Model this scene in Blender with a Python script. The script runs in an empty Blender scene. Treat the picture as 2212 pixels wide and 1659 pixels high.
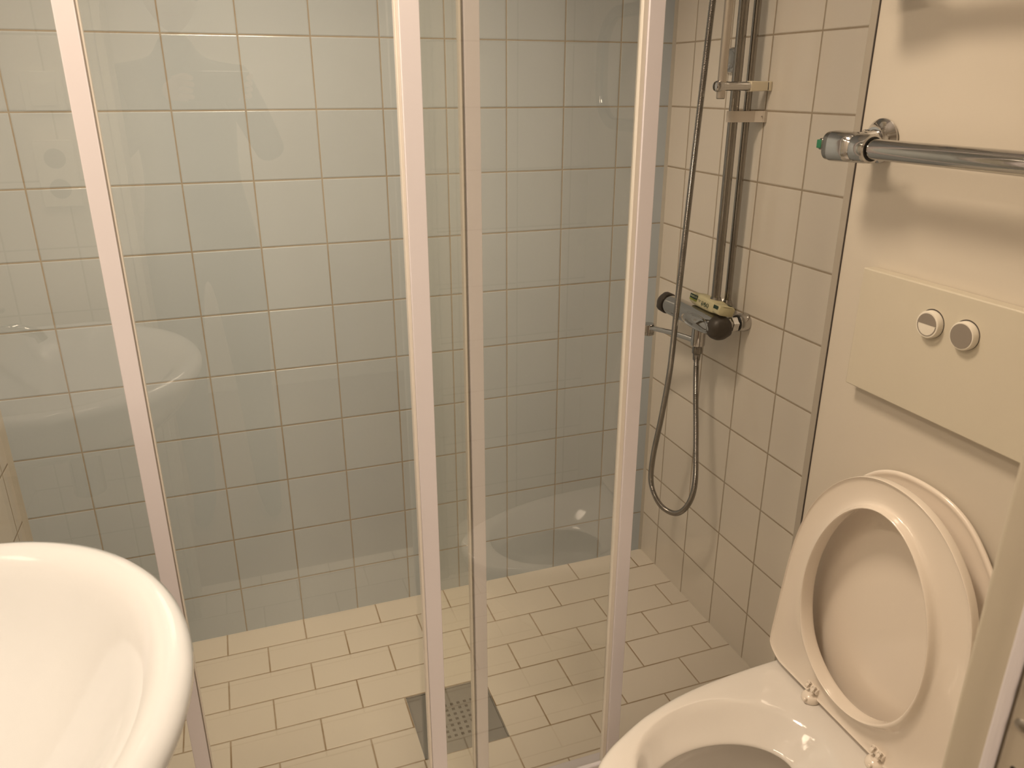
import bpy, bmesh, math, random
from mathutils import Vector, Matrix
random.seed(4)
PI = math.pi
S = bpy.context.scene
C = S.collection

# ------------------------------------------------------------------ camera
CAM = Vector((-1.1174, -1.8903, 1.3885))
R_ROWS = ((0.941108294, -0.338104202, 0.000852550),      # image right
          (-0.119941700, -0.336211470, -0.934117678),    # image down
          (0.316115749, 0.879003638, -0.356964196))      # forward
FPX = 1692.8
cd = bpy.data.cameras.new('camera')
cam = bpy.data.objects.new('camera', cd); C.objects.link(cam)
r, d, f = [Vector(v) for v in R_ROWS]
m = Matrix((r, -d, -f)).transposed().to_4x4()
m.translation = CAM
cam.matrix_world = m
cd.sensor_width = 36.0
cd.lens = FPX / 2212 * 36.0
cd.clip_start = 0.02
cd.dof.use_dof = True
cd.dof.focus_distance = 1.75
cd.dof.aperture_fstop = 11.0
S.camera = cam

# ------------------------------------------------------------------ world, exposure, lights
w = bpy.data.worlds.new('world'); S.world = w; w.use_nodes = True
w.node_tree.nodes['Background'].inputs[0].default_value = (1.0, 0.72, 0.46, 1)
w.node_tree.nodes['Background'].inputs[1].default_value = 0.02
S.view_settings.view_transform = 'Standard'
S.view_settings.look = 'None'
S.view_settings.gamma = 1.0
S.view_settings.exposure = 0.0
S.view_settings.use_curve_mapping = False

LAMP = (1.0, 0.79, 0.57)
def area(name, loc, size, sizey, power, aim, col=LAMP, shape='RECTANGLE'):
    l = bpy.data.lights.new(name, 'AREA'); l.shape = shape; l.size = size; l.size_y = sizey
    l.energy = power; l.color = col
    o = bpy.data.objects.new(name, l); C.objects.link(o); o.location = loc
    o.rotation_euler = (Vector(aim) - Vector(loc)).to_track_quat('-Z', 'Y').to_euler()
    return o
area('ceiling_light', (-1.05, -0.80, 2.27), 0.34, 0.34, 12.0, (-0.95, -0.78, 0), shape='DISK').data.spread = 2.15
area('mirror_light', (-1.555, -1.15, 2.02), 0.60, 0.08, 4.0, (-0.60, -0.95, 0.6))
area('hall_fill', (-0.90, -2.75, 2.20), 0.7, 0.7, 22.0, (-0.90, -1.5, 0.6))  # unseen frontal fill, added to brighten post fronts and floor

# ------------------------------------------------------------------ helpers
def link(o, parent=None):
    C.objects.link(o)
    if parent is not None: o.parent = parent
    return o
def tag(o, label=None, cat=None, group=None, kind=None):
    if label: o['label'] = label
    if cat: o['category'] = cat
    if group: o['group'] = group
    if kind: o['kind'] = kind
    return o
def thing(name, label, cat, loc=(0, 0, 0), group=None):
    o = bpy.data.objects.new(name, None); C.objects.link(o); o.location = loc
    o.empty_display_size = 0.05
    return tag(o, label, cat, group)
def build(name, bm, mat, parent=None, smooth=True, bevel=0, seg=2, sub=0, angle=35, label=None):
    """bm is in world coordinates; the object is shifted to its parent's origin."""
    bmesh.ops.recalc_face_normals(bm, faces=bm.faces)
    me = bpy.data.meshes.new(name)
    off = Vector((0, 0, 0))
    q = parent
    while q is not None: off += Vector(q.location); q = q.parent
    bmesh.ops.translate(bm, verts=bm.verts, vec=-off)
    bm.to_mesh(me); bm.free()
    mats = mat if isinstance(mat, (list, tuple)) else [mat]
    for mm in mats: me.materials.append(mm)
    for p in me.polygons: p.use_smooth = smooth
    o = bpy.data.objects.new(name, me); link(o, parent)
    if bevel:
        b = o.modifiers.new('bevel', 'BEVEL'); b.width = bevel; b.segments = seg; b.limit_method = 'ANGLE'; b.angle_limit = math.radians(40)
        b.harden_normals = False
    if sub:
        s = o.modifiers.new('sub', 'SUBSURF'); s.levels = sub; s.render_levels = sub
    if smooth and angle:
        try:
            me.set_sharp_from_angle(angle=math.radians(angle))
        except Exception: pass
    if label: o['label'] = label
    return o
def box(bm, x0, x1, y0, y1, z0, z1, mi=0):
    vs = [bm.verts.new(p) for p in ((x0,y0,z0),(x1,y0,z0),(x1,y1,z0),(x0,y1,z0),(x0,y0,z1),(x1,y0,z1),(x1,y1,z1),(x0,y1,z1))]
    for q in ((0,3,2,1),(4,5,6,7),(0,1,5,4),(1,2,6,5),(2,3,7,6),(3,0,4,7)):
        fc = bm.faces.new([vs[i] for i in q]); fc.material_index = mi
    return vs
def frame(axis):
    a = Vector(axis).normalized()
    u = a.orthogonal().normalized() if abs(a.z) < 0.9 else Vector((1, 0, 0))
    u = (u - a * u.dot(a)).normalized()
    return a, u, a.cross(u)
def lathe(bm, base, axis, prof, n=32, mi=0, sx=1.0, sy=1.0, up=None, cap=True):
    """prof: list of (distance along axis, radius)"""
    base = Vector(base); a = Vector(axis).normalized()
    if up is not None:
        u = Vector(up); u = (u - a * u.dot(a)).normalized(); v = a.cross(u)
    else: a, u, v = frame(axis)
    rings = []
    for h, rr in prof:
        if rr < 1e-6: rings.append([bm.verts.new(base + a * h)]); continue
        rings.append([bm.verts.new(base + a*h + u*(rr*sx*math.cos(2*PI*i/n)) + v*(rr*sy*math.sin(2*PI*i/n))) for i in range(n)])
    for A, B in zip(rings, rings[1:]): bridge(bm, A, B, mi)
    if cap:
        for Rg in (rings[0], rings[-1]):
            if len(Rg) > 2:
                fc = bm.faces.new(Rg); fc.material_index = mi
    return rings
def bridge(bm, A, B, mi=0):
    if len(A) == 1 and len(B) == 1: return
    n = max(len(A), len(B))
    for i in range(n):
        j = (i + 1) % n
        if len(A) == 1: fc = bm.faces.new((A[0], B[i], B[j]))
        elif len(B) == 1: fc = bm.faces.new((A[i], B[0], A[j]))
        else: fc = bm.faces.new((A[i], B[i], B[j], A[j]))
        fc.material_index = mi
def catmull(P, step):
    P = [Vector(p) for p in P]
    P = [P[0]*2 - P[1]] + P + [P[-1]*2 - P[-2]]
    out = []
    for i in range(1, len(P) - 2):
        a, b, c, e = P[i-1:i+3]
        n = max(2, int((c - b).length / step))
        for k in range(n):
            t = k / n
            out.append(0.5*((2*b) + (c-a)*t + (2*a-5*b+4*c-e)*t*t + (3*b-a-3*c+e)*t**3))
    out.append(P[-2])
    return out
def tube(bm, pts, rad, n=12, mi=0, cap=True):
    rings = []; t = (pts[1]-pts[0]).normalized(); u = t.orthogonal().normalized()
    for i, p in enumerate(pts):
        if i == 0: t = pts[1]-pts[0]
        elif i == len(pts)-1: t = pts[-1]-pts[-2]
        else: t = pts[i+1]-pts[i-1]
        t = t.normalized(); u = (u - t*u.dot(t)).normalized(); v = t.cross(u)
        rr = rad(i) if callable(rad) else rad
        rings.append([bm.verts.new(p + u*(rr*math.cos(2*PI*k/n)) + v*(rr*math.sin(2*PI*k/n))) for k in range(n)])
    for A, B in zip(rings, rings[1:]): bridge(bm, A, B, mi)
    if cap: bm.faces.new(rings[0]); bm.faces.new(rings[-1])
def loft(bm, rings, cap0=True, cap1=True, mi=0):
    Rs = [[bm.verts.new(p) for p in Rg] for Rg in rings]
    for A, B in zip(Rs, Rs[1:]): bridge(bm, A, B, mi)
    if cap0: bm.faces.new(Rs[0])
    if cap1: bm.faces.new(Rs[-1])
    return Rs
def resample(P, n):
    """closed polyline -> n points at even arc length"""
    P = [Vector(p) for p in P]; L = [0]
    for i in range(len(P)): L.append(L[-1] + (P[(i+1) % len(P)] - P[i]).length)
    out = []; k = 0
    for i in range(n):
        s = L[-1]*i/n
        while L[k+1] < s: k += 1
        t = (s-L[k])/max(1e-9, L[k+1]-L[k])
        out.append(P[k].lerp(P[(k+1) % len(P)], t))
    return out

def text_mesh(tx, mat):
    """turn a lettering curve into a plain mesh object in the same place"""
    par = tx.parent
    bpy.context.view_layer.update()
    me = bpy.data.meshes.new_from_object(tx.evaluated_get(bpy.context.evaluated_depsgraph_get()))
    nm = tx.name; cu_ = tx.data
    bpy.data.objects.remove(tx); bpy.data.curves.remove(cu_)
    o = bpy.data.objects.new(nm, me); link(o, par); o.matrix_local = mat
    return o
# ------------------------------------------------------------------ materials
def newmat(name):
    mt = bpy.data.materials.new(name); mt.use_nodes = True
    nt = mt.node_tree; return mt, nt, nt.nodes['Principled BSDF']
def simple(name, col, rough=0.5, metal=0.0, coat=0.0, spec=0.5, noise=0.0, nscale=20.0, bump=0.0):
    mt, nt, b = newmat(name)
    b.inputs['Base Color'].default_value = (*col, 1); b.inputs['Roughness'].default_value = rough
    b.inputs['Metallic'].default_value = metal; b.inputs['Specular IOR Level'].default_value = spec
    b.inputs['Coat Weight'].default_value = coat; b.inputs['Coat Roughness'].default_value = 0.05
    tc = nt.nodes.new('ShaderNodeTexCoord'); nz = nt.nodes.new('ShaderNodeTexNoise'); nz.inputs['Scale'].default_value = nscale
    nz.inputs['Detail'].default_value = 4
    nt.links.new(tc.outputs['Object'], nz.inputs['Vector'])
    mx = nt.nodes.new('ShaderNodeMix'); mx.data_type = 'RGBA'
    mx.inputs['A'].default_value = (*[c*(1-noise) for c in col], 1); mx.inputs['B'].default_value = (*[min(1, c*(1+noise)) for c in col], 1)
    nt.links.new(nz.outputs['Fac'], mx.inputs['Factor']); nt.links.new(mx.outputs['Result'], b.inputs['Base Color'])
    if bump:
        bp = nt.nodes.new('ShaderNodeBump'); bp.inputs['Strength'].default_value = bump; bp.inputs['Distance'].default_value = 0.001
        nt.links.new(nz.outputs['Fac'], bp.inputs['Height']); nt.links.new(bp.outputs[0], b.inputs['Normal'])
    return mt
class N:
    """tiny math helper"""
    def __init__(s, nt): s.nt = nt
    def m(s, op, a, b=None, c=None):
        n = s.nt.nodes.new('ShaderNodeMath'); n.operation = op
        for i, v in enumerate((a, b, c)):
            if v is None: continue
            if isinstance(v, (int, float)): n.inputs[i].default_value = v
            else: s.nt.links.new(v, n.inputs[i])
        return n.outputs[0]
def tiles(name, ax_u, ax_v, pu, pv, ou, ov, col, grout, gw=0.0032, rough=0.12, running=None, tint=0.03, dirt=(0.25, 0.16, 0.06), dirt_amt=0.5, vlines=True):
    """glazed tile wall; joints at u = ou + k*pu and v = ov + k*pv (metres)."""
    mt, nt, b = newmat(name); g = N(nt)
    geo = nt.nodes.new('ShaderNodeNewGeometry'); sp = nt.nodes.new('ShaderNodeSeparateXYZ')
    nt.links.new(geo.outputs['Position'], sp.inputs[0])
    u = sp.outputs[ax_u]; v = sp.outputs[ax_v]
    vv = g.m('DIVIDE', g.m('SUBTRACT', v, ov), pv); iv = g.m('FLOOR', vv); fv = g.m('SUBTRACT', vv, iv)
    uu = g.m('DIVIDE', g.m('SUBTRACT', u, ou), pu)
    if running:
        odd = g.m('FLOORED_MODULO', iv, 2.0) if False else g.m('ABSOLUTE', g.m('MODULO', iv, 2.0))
        uu = g.m('ADD', uu, g.m('MULTIPLY', odd, running))
    iu = g.m('FLOOR', uu); fu = g.m('SUBTRACT', uu, iu)
    du = g.m('MULTIPLY', g.m('MINIMUM', fu, g.m('SUBTRACT', 1.0, fu)), pu)
    dv = g.m('MULTIPLY', g.m('MINIMUM', fv, g.m('SUBTRACT', 1.0, fv)), pv)
    dd = g.m('MINIMUM', du, dv)
    # wobble of joint edge
    nz = nt.nodes.new('ShaderNodeTexNoise'); nz.inputs['Scale'].default_value = 60; nz.inputs['Detail'].default_value = 3
    nt.links.new(geo.outputs['Position'], nz.inputs['Vector'])
    dd2 = g.m('ADD', dd, g.m('MULTIPLY', g.m('SUBTRACT', nz.outputs['Fac'], 0.5), 0.0009))
    mr = nt.nodes.new('ShaderNodeMapRange'); mr.interpolation_type = 'SMOOTHSTEP'
    mr.inputs['From Min'].default_value = gw*0.5 - 0.0004; mr.inputs['From Max'].default_value = gw*0.5 + 0.0006
    nt.links.new(dd2, mr.inputs['Value']); mask = mr.outputs[0]
    # pillow edge
    mp = nt.nodes.new('ShaderNodeMapRange'); mp.interpolation_type = 'SMOOTHSTEP'
    mp.inputs['From Min'].default_value = gw*0.5 - 0.0006; mp.inputs['From Max'].default_value = gw*0.5 + 0.0022
    nt.links.new(dd, mp.inputs['Value'])
    # per tile tint + tilt
    cb = nt.nodes.new('ShaderNodeCombineXYZ'); nt.links.new(iu, cb.inputs[0]); nt.links.new(iv, cb.inputs[1])
    wn = nt.nodes.new('ShaderNodeTexWhiteNoise'); wn.noise_dimensions = '2D'; nt.links.new(cb.outputs[0], wn.inputs['Vector'])
    t = g.m('ADD', 1.0 - tint, g.m('MULTIPLY', wn.outputs['Value'], 2*tint))
    big = nt.nodes.new('ShaderNodeTexNoise'); big.inputs['Scale'].default_value = 3.5; big.inputs['Detail'].default_value = 4
    nt.links.new(geo.outputs['Position'], big.inputs['Vector'])
    t = g.m('MULTIPLY', t, g.m('ADD', 0.97, g.m('MULTIPLY', big.outputs['Fac'], 0.06)))
    vm = nt.nodes.new('ShaderNodeVectorMath'); vm.operation = 'SCALE'; vm.inputs[0].default_value = col; nt.links.new(t, vm.inputs['Scale'])
    # grout with brown stains
    gm = nt.nodes.new('ShaderNodeMix'); gm.data_type = 'RGBA'; gm.inputs['A'].default_value = (*grout, 1); gm.inputs['B'].default_value = (*dirt, 1)
    n2 = nt.nodes.new('ShaderNodeTexNoise'); n2.inputs['Scale'].default_value = 5.0; n2.inputs['Detail'].default_value = 5
    nt.links.new(geo.outputs['Position'], n2.inputs['Vector'])
    st = nt.nodes.new('ShaderNodeMapRange'); st.inputs['From Min'].default_value = 0.42; st.inputs['From Max'].default_value = 0.68
    st.inputs['To Max'].default_value = dirt_amt; nt.links.new(n2.outputs['Fac'], st.inputs['Value'])
    nt.links.new(st.outputs[0], gm.inputs['Factor'])
    cm = nt.nodes.new('ShaderNodeMix'); cm.data_type = 'RGBA'
    nt.links.new(mask, cm.inputs['Factor']); nt.links.new(gm.outputs['Result'], cm.inputs['A']); nt.links.new(vm.outputs[0], cm.inputs['B'])
    nt.links.new(cm.outputs['Result'], b.inputs['Base Color'])
    rr = g.m('ADD', 0.75, g.m('MULTIPLY', mask, rough - 0.75)); nt.links.new(rr, b.inputs['Roughness'])
    hh = g.m('ADD', g.m('MULTIPLY', mp.outputs[0], 0.0012), g.m('MULTIPLY', big.outputs['Fac'], 0.0006))
    bp = nt.nodes.new('ShaderNodeBump'); bp.inputs['Strength'].default_value = 0.7; bp.inputs['Distance'].default_value = 1.0
    nt.links.new(hh, bp.inputs['Height']); nt.links.new(bp.outputs[0], b.inputs['Normal'])
    return mt

GROUT = (0.43, 0.365, 0.285)
WHITE_TILE = (0.79, 0.74, 0.665)
BLUE_TILE = (0.50, 0.565, 0.63)
PITCH = 0.150
Z0 = 0.136           # height of the lowest joint above the floor
M = {}
M['tile_back'] = tiles('blue_grey_wall_tile', 0, 2, PITCH, PITCH, -0.1522, Z0, BLUE_TILE, (0.40, 0.355, 0.29), gw=0.0028, dirt_amt=0.35, dirt=(0.24, 0.165, 0.08))
M['tile_right'] = tiles('white_wall_tile_right', 1, 2, PITCH, PITCH, -0.0928, Z0, WHITE_TILE, GROUT, gw=0.0034, dirt_amt=0.3)
M['tile_left'] = tiles('white_wall_tile_left', 1, 2, PITCH, PITCH, -0.06, Z0, WHITE_TILE, GROUT)
M['tile_front'] = tiles('white_wall_tile_front', 0, 2, PITCH, PITCH, -0.1, Z0, WHITE_TILE, GROUT)
M['tile_floor'] = tiles('beige_floor_tile', 0, 1, 0.2, 0.1003, -0.053, -0.0865, (0.79, 0.735, 0.65), (0.46, 0.37, 0.27), gw=0.0032, rough=0.3, running=0.5, tint=0.02, dirt_amt=0.75)
M['paint'] = simple('white_wall_paint', (0.80, 0.77, 0.72), 0.6, noise=0.02)
M['ceiling'] = simple('white_ceiling_paint', (0.8, 0.79, 0.76), 0.8, noise=0.02)
M['laminate'] = simple('cream_wall_laminate', (0.63, 0.58, 0.505), 0.32, noise=0.015, nscale=4)
M['alu'] = simple('grey_aluminium_profile', (0.38, 0.345, 0.295), 0.5, metal=0.0, noise=0.05)
M['caulk'] = simple('cream_silicone_joint', (0.52, 0.50, 0.45), 0.5, noise=0.12, nscale=14)
M['darkline'] = simple('dark_gap', (0.06, 0.05, 0.045), 0.7, noise=0.1)
M['enamel'] = simple('white_lacquered_profile', (0.81, 0.785, 0.87), 0.28, coat=0.3, noise=0.01, nscale=8)
M['profile_edge'] = simple('cream_profile_edge', (0.84, 0.80, 0.76), 0.3, coat=0.2, noise=0.01)
M['seal'] = simple('grey_rubber_seal', (0.30, 0.27, 0.24), 0.5, noise=0.1)
M['porcelain'] = simple('white_glazed_porcelain', (0.68, 0.71, 0.755), 0.06, coat=1.0, noise=0.01, nscale=5)
M['toiletglaze'] = simple('cream_white_toilet_glaze', (0.80, 0.77, 0.74), 0.07, coat=1.0, noise=0.01, nscale=5)
M['seatplastic'] = simple('cream_toilet_seat_plastic', (0.85, 0.775, 0.695), 0.16, coat=0.6, noise=0.01, nscale=5)
M['plateplastic'] = simple('cream_flush_plate_plastic', (0.60, 0.555, 0.46), 0.42, noise=0.02)
M['buttonplastic'] = simple('white_button_plastic', (0.78, 0.74, 0.66), 0.3, noise=0.01)
M['greydisc'] = simple('grey_button_face', (0.26, 0.23, 0.20), 0.45, noise=0.03)
M['chrome'] = simple('polished_chrome', (0.55, 0.54, 0.53), 0.07, metal=1.0, noise=0.02)
M['chrome_worn'] = simple('limescaled_chrome', (0.30, 0.285, 0.265), 0.20, metal=1.0, noise=0.25, nscale=30)
M['pipechrome'] = simple('dark_reflection_chrome_pipe', (0.32, 0.30, 0.275), 0.13, metal=1.0, noise=0.18, nscale=18)  # base darkened to stand in for the dark doorway mirrored in the pipes
M['satin'] = simple('satin_aluminium_tube', (0.60, 0.55, 0.49), 0.38, metal=0.75, noise=0.04)
M['steel'] = simple('brushed_stainless_steel', (0.42, 0.40, 0.37), 0.36, metal=1.0, noise=0.12, nscale=12)
M['knob'] = simple('dark_grey_mixer_cap', (0.050, 0.041, 0.033), 0.45, noise=0.3, nscale=60, bump=0.2)
M['blackrubber'] = simple('black_rubber', (0.02, 0.02, 0.02), 0.5, noise=0.1)
M['clamp'] = simple('white_clamp_plastic', (0.62, 0.56, 0.49), 0.4, noise=0.02)
M['ivory'] = simple('ivory_plastic', (0.74, 0.67, 0.52), 0.4, noise=0.02)
M['green'] = simple('green_plastic_button', (0.02, 0.16, 0.08), 0.4, noise=0.1)
M['soapwrap'] = simple('pale_yellow_soap_wrapper', (0.60, 0.56, 0.36), 0.5, noise=0.04, nscale=40, bump=0.3)
M['soapgreen'] = simple('dark_green_print', (0.012, 0.04, 0.025), 0.5, noise=0.1)
M['soaplime'] = simple('lime_green_print', (0.32, 0.36, 0.05), 0.5, noise=0.1)
M['soaptext'] = simple('pale_green_print', (0.55, 0.60, 0.42), 0.5, noise=0.05)
M['print'] = simple('black_print', (0.03, 0.03, 0.03), 0.5, noise=0.05)
M['doorpaint'] = simple('cream_door_frame_paint', (0.56, 0.51, 0.42), 0.4, noise=0.03)
M['sealstrip'] = simple('pale_grey_door_seal', (0.74, 0.71, 0.76), 0.4, noise=0.04)
M['lampglow'], _nt, _b = newmat('lit_lamp_diffuser')
_b.inputs['Emission Color'].default_value = (*LAMP, 1); _b.inputs['Emission Strength'].default_value = 6.0
_b.inputs['Base Color'].default_value = (0.8, 0.78, 0.72, 1)
M['shirt'] = simple('dark_grey_shirt', (0.035, 0.035, 0.04), 0.9, noise=0.2)
M['skin'] = simple('skin', (0.50, 0.30, 0.21), 0.5, noise=0.05)
M['hair'] = simple('dark_hair', (0.03, 0.02, 0.015), 0.6, noise=0.2)
M['trousers'] = simple('dark_blue_trousers', (0.02, 0.025, 0.04), 0.9, noise=0.2)
M['phone'] = simple('black_phone', (0.02, 0.02, 0.02), 0.2, noise=0.05)
M['iris'] = simple('dark_iris', (0.02, 0.012, 0.008), 0.2)
M['eyewhite'] = simple('eye_white', (0.7, 0.68, 0.65), 0.3)

def glassmat():
    mt = bpy.data.materials.new('clear_shower_glass'); mt.use_nodes = True; nt = mt.node_tree
    for n in list(nt.nodes): nt.nodes.remove(n)
    out = nt.nodes.new('ShaderNodeOutputMaterial'); tr = nt.nodes.new('ShaderNodeBsdfTransparent'); gl = nt.nodes.new('ShaderNodeBsdfGlossy')
    geo = nt.nodes.new('ShaderNodeNewGeometry'); nz = nt.nodes.new('ShaderNodeTexNoise'); mp = nt.nodes.new('ShaderNodeMapping')
    mp.inputs['Scale'].default_value = (9, 9, 1.2); nt.links.new(geo.outputs['Position'], mp.inputs[0]); nt.links.new(mp.outputs[0], nz.inputs['Vector'])
    nz.inputs['Detail'].default_value = 3; nz.inputs['Scale'].default_value = 1.0
    rmp = nt.nodes.new('ShaderNodeMix'); rmp.data_type = 'RGBA'
    rmp.inputs['A'].default_value = (0.955, 0.96, 0.94, 1); rmp.inputs['B'].default_value = (0.975, 0.975, 0.96, 1)
    nt.links.new(nz.outputs['Fac'], rmp.inputs['Factor']); nt.links.new(rmp.outputs['Result'], tr.inputs[0])
    gl.inputs['Roughness'].default_value = 0.012; gl.inputs['Color'].default_value = (1, 1, 1, 1)
    fr = nt.nodes.new('ShaderNodeFresnel'); fr.inputs['IOR'].default_value = 1.5
    m1 = nt.nodes.new('ShaderNodeMath'); m1.operation = 'MULTIPLY'; m1.inputs[1].default_value = 2.2; nt.links.new(fr.outputs[0], m1.inputs[0])
    m2 = nt.nodes.new('ShaderNodeMath'); m2.operation = 'SUBTRACT'; m2.inputs[0].default_value = 1.0; nt.links.new(geo.outputs['Backfacing'], m2.inputs[1])
    m3 = nt.nodes.new('ShaderNodeMath'); m3.operation = 'MULTIPLY'; m3.use_clamp = True
    nt.links.new(m1.outputs[0], m3.inputs[0]); nt.links.new(m2.outputs[0], m3.inputs[1])
    mix = nt.nodes.new('ShaderNodeMixShader'); nt.links.new(m3.outputs[0], mix.inputs[0])
    nt.links.new(tr.outputs[0], mix.inputs[1]); nt.links.new(gl.outputs[0], mix.inputs[2]); nt.links.new(mix.outputs[0], out.inputs[0])
    return mt
M['glass'] = glassmat()

# ------------------------------------------------------------------ setting
XL = -1.652; CEIL = 2.30; YF = -1.610; XB = -0.200   # left wall, ceiling, front wall, cistern box face
def struct(name, bm, mat, bevel=0, **k):
    o = build(name, bm, mat, None, smooth=False, bevel=bevel, **k); o['kind'] = 'structure'; return o
b = bmesh.new(); DX0, DX1, DY0, DY1 = -0.851, -0.653, -0.588, -0.389
for x0, x1, y0, y1 in ((XL-.1, DX0, -1.75, .1), (DX1, .1, -1.75, .1), (DX0, DX1, -1.75, DY0), (DX0, DX1, DY1, .1)): box(b, x0, x1, y0, y1, -0.08, 0)
bmesh.ops.remove_doubles(b, verts=b.verts, dist=1e-6)
struct('floor', b, M['tile_floor'])
b = bmesh.new(); box(b, XL-.1, .1, 0, .1, -.08, CEIL); struct('wall_back', b, M['tile_back'])
b = bmesh.new(); box(b, 0, .1, -1.75, 0, -.08, CEIL); struct('wall_right', b, M['tile_right'])
b = bmesh.new(); box(b, XL-.1, XL, -1.75, 0, -.08, CEIL); struct('wall_left', b, M['tile_left'])
JL, JR = -1.335, -0.672   # wall opening of the doorway
b = bmesh.new()
box(b, XL-.1, JL, -1.72, YF, -.08, CEIL); box(b, JR, 0.1, -1.72, YF, -.08, CEIL); box(b, JL, JR, -1.72, YF, 2.08, CEIL)
struct('wall_front', b, M['tile_front'])
b = bmesh.new(); box(b, XL-.1, .1, -1.75, .1, CEIL, CEIL+.08); struct('ceiling', b, M['ceiling'])
# boxed-in cistern wall behind the toilet
b = bmesh.new(); box(b, XB, 0.0, YF, -0.8855, 0, CEIL); struct('wall_cistern', b, M['laminate'], bevel=0.001)
b = bmesh.new(); box(b, XB-0.0015, XB+0.02, -0.8975, -0.8835, 0, CEIL)
struct('trim_1', b, M['alu'], bevel=0.0006)
b = bmesh.new(); box(b, XB-0.0018, XB+0.001, -0.8998, -0.8984, 0, CEIL); struct('trim_2', b, M['darkline'])
# silicone joints in the shower corners
b = bmesh.new()
vs = [(-0.0085, 0, 0), (0, 0, 0), (0, -0.004, 0)]
A = [b.verts.new(v) for v in vs]; B = [b.verts.new((v[0], v[1], CEIL)) for v in vs]
bridge(b, A, B); struct('trim_3', b, M['caulk'])
b = bmesh.new()
vs = [(XL+0.010, 0, 0), (XL, 0, 0), (XL, -0.008, 0)]
A = [b.verts.new(v) for v in vs]; B = [b.verts.new((v[0], v[1], CEIL)) for v in vs]
bridge(b, A, B); struct('trim_4', b, M['caulk'])
# hall behind the camera
b = bmesh.new(); box(b, -2.4, 0.5, -3.4, -1.75, -.08, 0); struct('floor_hall', b, simple('brown_hall_floor', (0.22, 0.13, 0.07), 0.4, noise=0.2))
b = bmesh.new(); box(b, -2.4, 0.5, -3.5, -3.4, 0, CEIL+.05); struct('wall_hall_far', b, M['paint'])
b = bmesh.new(); box(b, -2.5, -2.4, -3.5, -1.72, 0, CEIL+.05); struct('wall_hall_left', b, M['paint'])
b = bmesh.new(); box(b, 0.5, 0.6, -3.5, -1.72, 0, CEIL+.05); struct('wall_hall_right', b, M['paint'])
b = bmesh.new(); box(b, -2.5, 0.6, -3.5, -1.75, CEIL+.05, CEIL+.13); struct('ceiling_hall', b, M['ceiling'])
b = bmesh.new(); box(b, -2.5, XL-.1, -1.76, -1.72, 0, CEIL+.05); box(b, .1, .6, -1.76, -1.72, 0, CEIL+.05); struct('wall_hall_near', b, M['paint'])

# door frame with its right jamb close to the camera
dr = bpy.data.objects.new('door_1', None); C.objects.link(dr); dr.location = (-1.0, -1.66, 0); dr['kind'] = 'structure'
b = bmesh.new()
box(b, -0.690, JR, -1.719, -1.596, 0, 2.08); box(b, JL, JL+.018, -1.719, -1.596, 0, 2.08); box(b, JL+.018, -0.690, -1.719, -1.596, 2.062, 2.08)
box(b, -0.671, -0.62, -1.612, -1.595, 0, 2.13); box(b, JL-.05, JL-.001, -1.612, -1.595, 0, 2.13); box(b, JL-.05, -0.62, -1.612, -1.595, 2.081, 2.13)
build('jamb', b, M['doorpaint'], dr, bevel=0.004, seg=3)
b = bmesh.new(); box(b, -0.697, -0.690, -1.6325, -1.6255, 0, 2.06); build('rubber_seal', b, M['sealstrip'], dr, bevel=0.002)
b = bmesh.new(); box(b, -0.6925, -0.689, -1.668, -1.6345, 0.90, 1.075); sp_ = build('strike_plate', b, simple('painted_strike_plate', (0.55, 0.50, 0.42), 0.35, metal=0.2, noise=0.05), dr, bevel=0.001)
for z in (0.985, 0.925):
    b = bmesh.new(); lathe(b, (-0.6922, -1.6445, z), (-1, 0, 0), [(0, .0022), (.0006, .0022), (.0008, 0)], 16); build('screw_hole', b, M['blackrubber'], sp_)
for z in (1.018, 1.045):
    b = bmesh.new(); lathe(b, (-0.6922, -1.6415, z), (-1, 0, 0), [(0, .0045), (.0012, .0040), (.0019, .0020), (.002, 0)], 20); build('screw', b, M['steel'], sp_)

# ------------------------------------------------------------------ floor drain
dn = thing('floor_drain', 'square stainless steel floor drain with a grid of small holes', 'drain', (-0.752, -0.4885, 0))
def holeplate(bm, x0, x1, y0, y1, cx, cy, n, pitch, hs, z1, z0):
    def cuts(a, b_, c):
        L = [a, b_]
        for k in range(n):
            q = c + (k-(n-1)/2)*pitch; L += [q-hs/2, q+hs/2]
        return sorted(L)
    X = cuts(x0, x1, cx); Y = cuts(y0, y1, cy)
    top = {}; 
    for i, x in enumerate(X):
        for j, y in enumerate(Y): top[i, j] = (bm.verts.new((x, y, z1)), bm.verts.new((x, y, z0)))
    hole = lambda i, j: i % 2 == 1 and j % 2 == 1 and 0 < i < len(X)-2 and 0 < j < len(Y)-2
    for i in range(len(X)-1):
        for j in range(len(Y)-1):
            q = [top[i, j], top[i+1, j], top[i+1, j+1], top[i, j+1]]
            if not hole(i, j):
                bm.faces.new([v[0] for v in q]); bm.faces.new([v[1] for v in reversed(q)])
            else:
                for a, c in zip(q, q[1:]+q[:1]): bm.faces.new((a[0], c[0], c[1], a[1]))
b = bmesh.new(); holeplate(b, DX0+.004, DX1-.004, DY0+.004, DY1-.004, -0.751, -0.493, 7, 0.0160, 0.0074, -0.0022, -0.004)
build('grate', b, M['steel'], dn, smooth=False)
b = bmesh.new()
for x0, x1, y0, y1 in ((DX0, DX0+.0032, DY0, DY1), (DX1-.0032, DX1, DY0, DY1), (DX0, DX1, DY0, DY0+.0032), (DX0, DX1, DY1-.0032, DY1)): box(b, x0, x1, y0, y1, -0.03, -0.0006)
build('rim_frame', b, M['steel'], dn, smooth=False)
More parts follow.
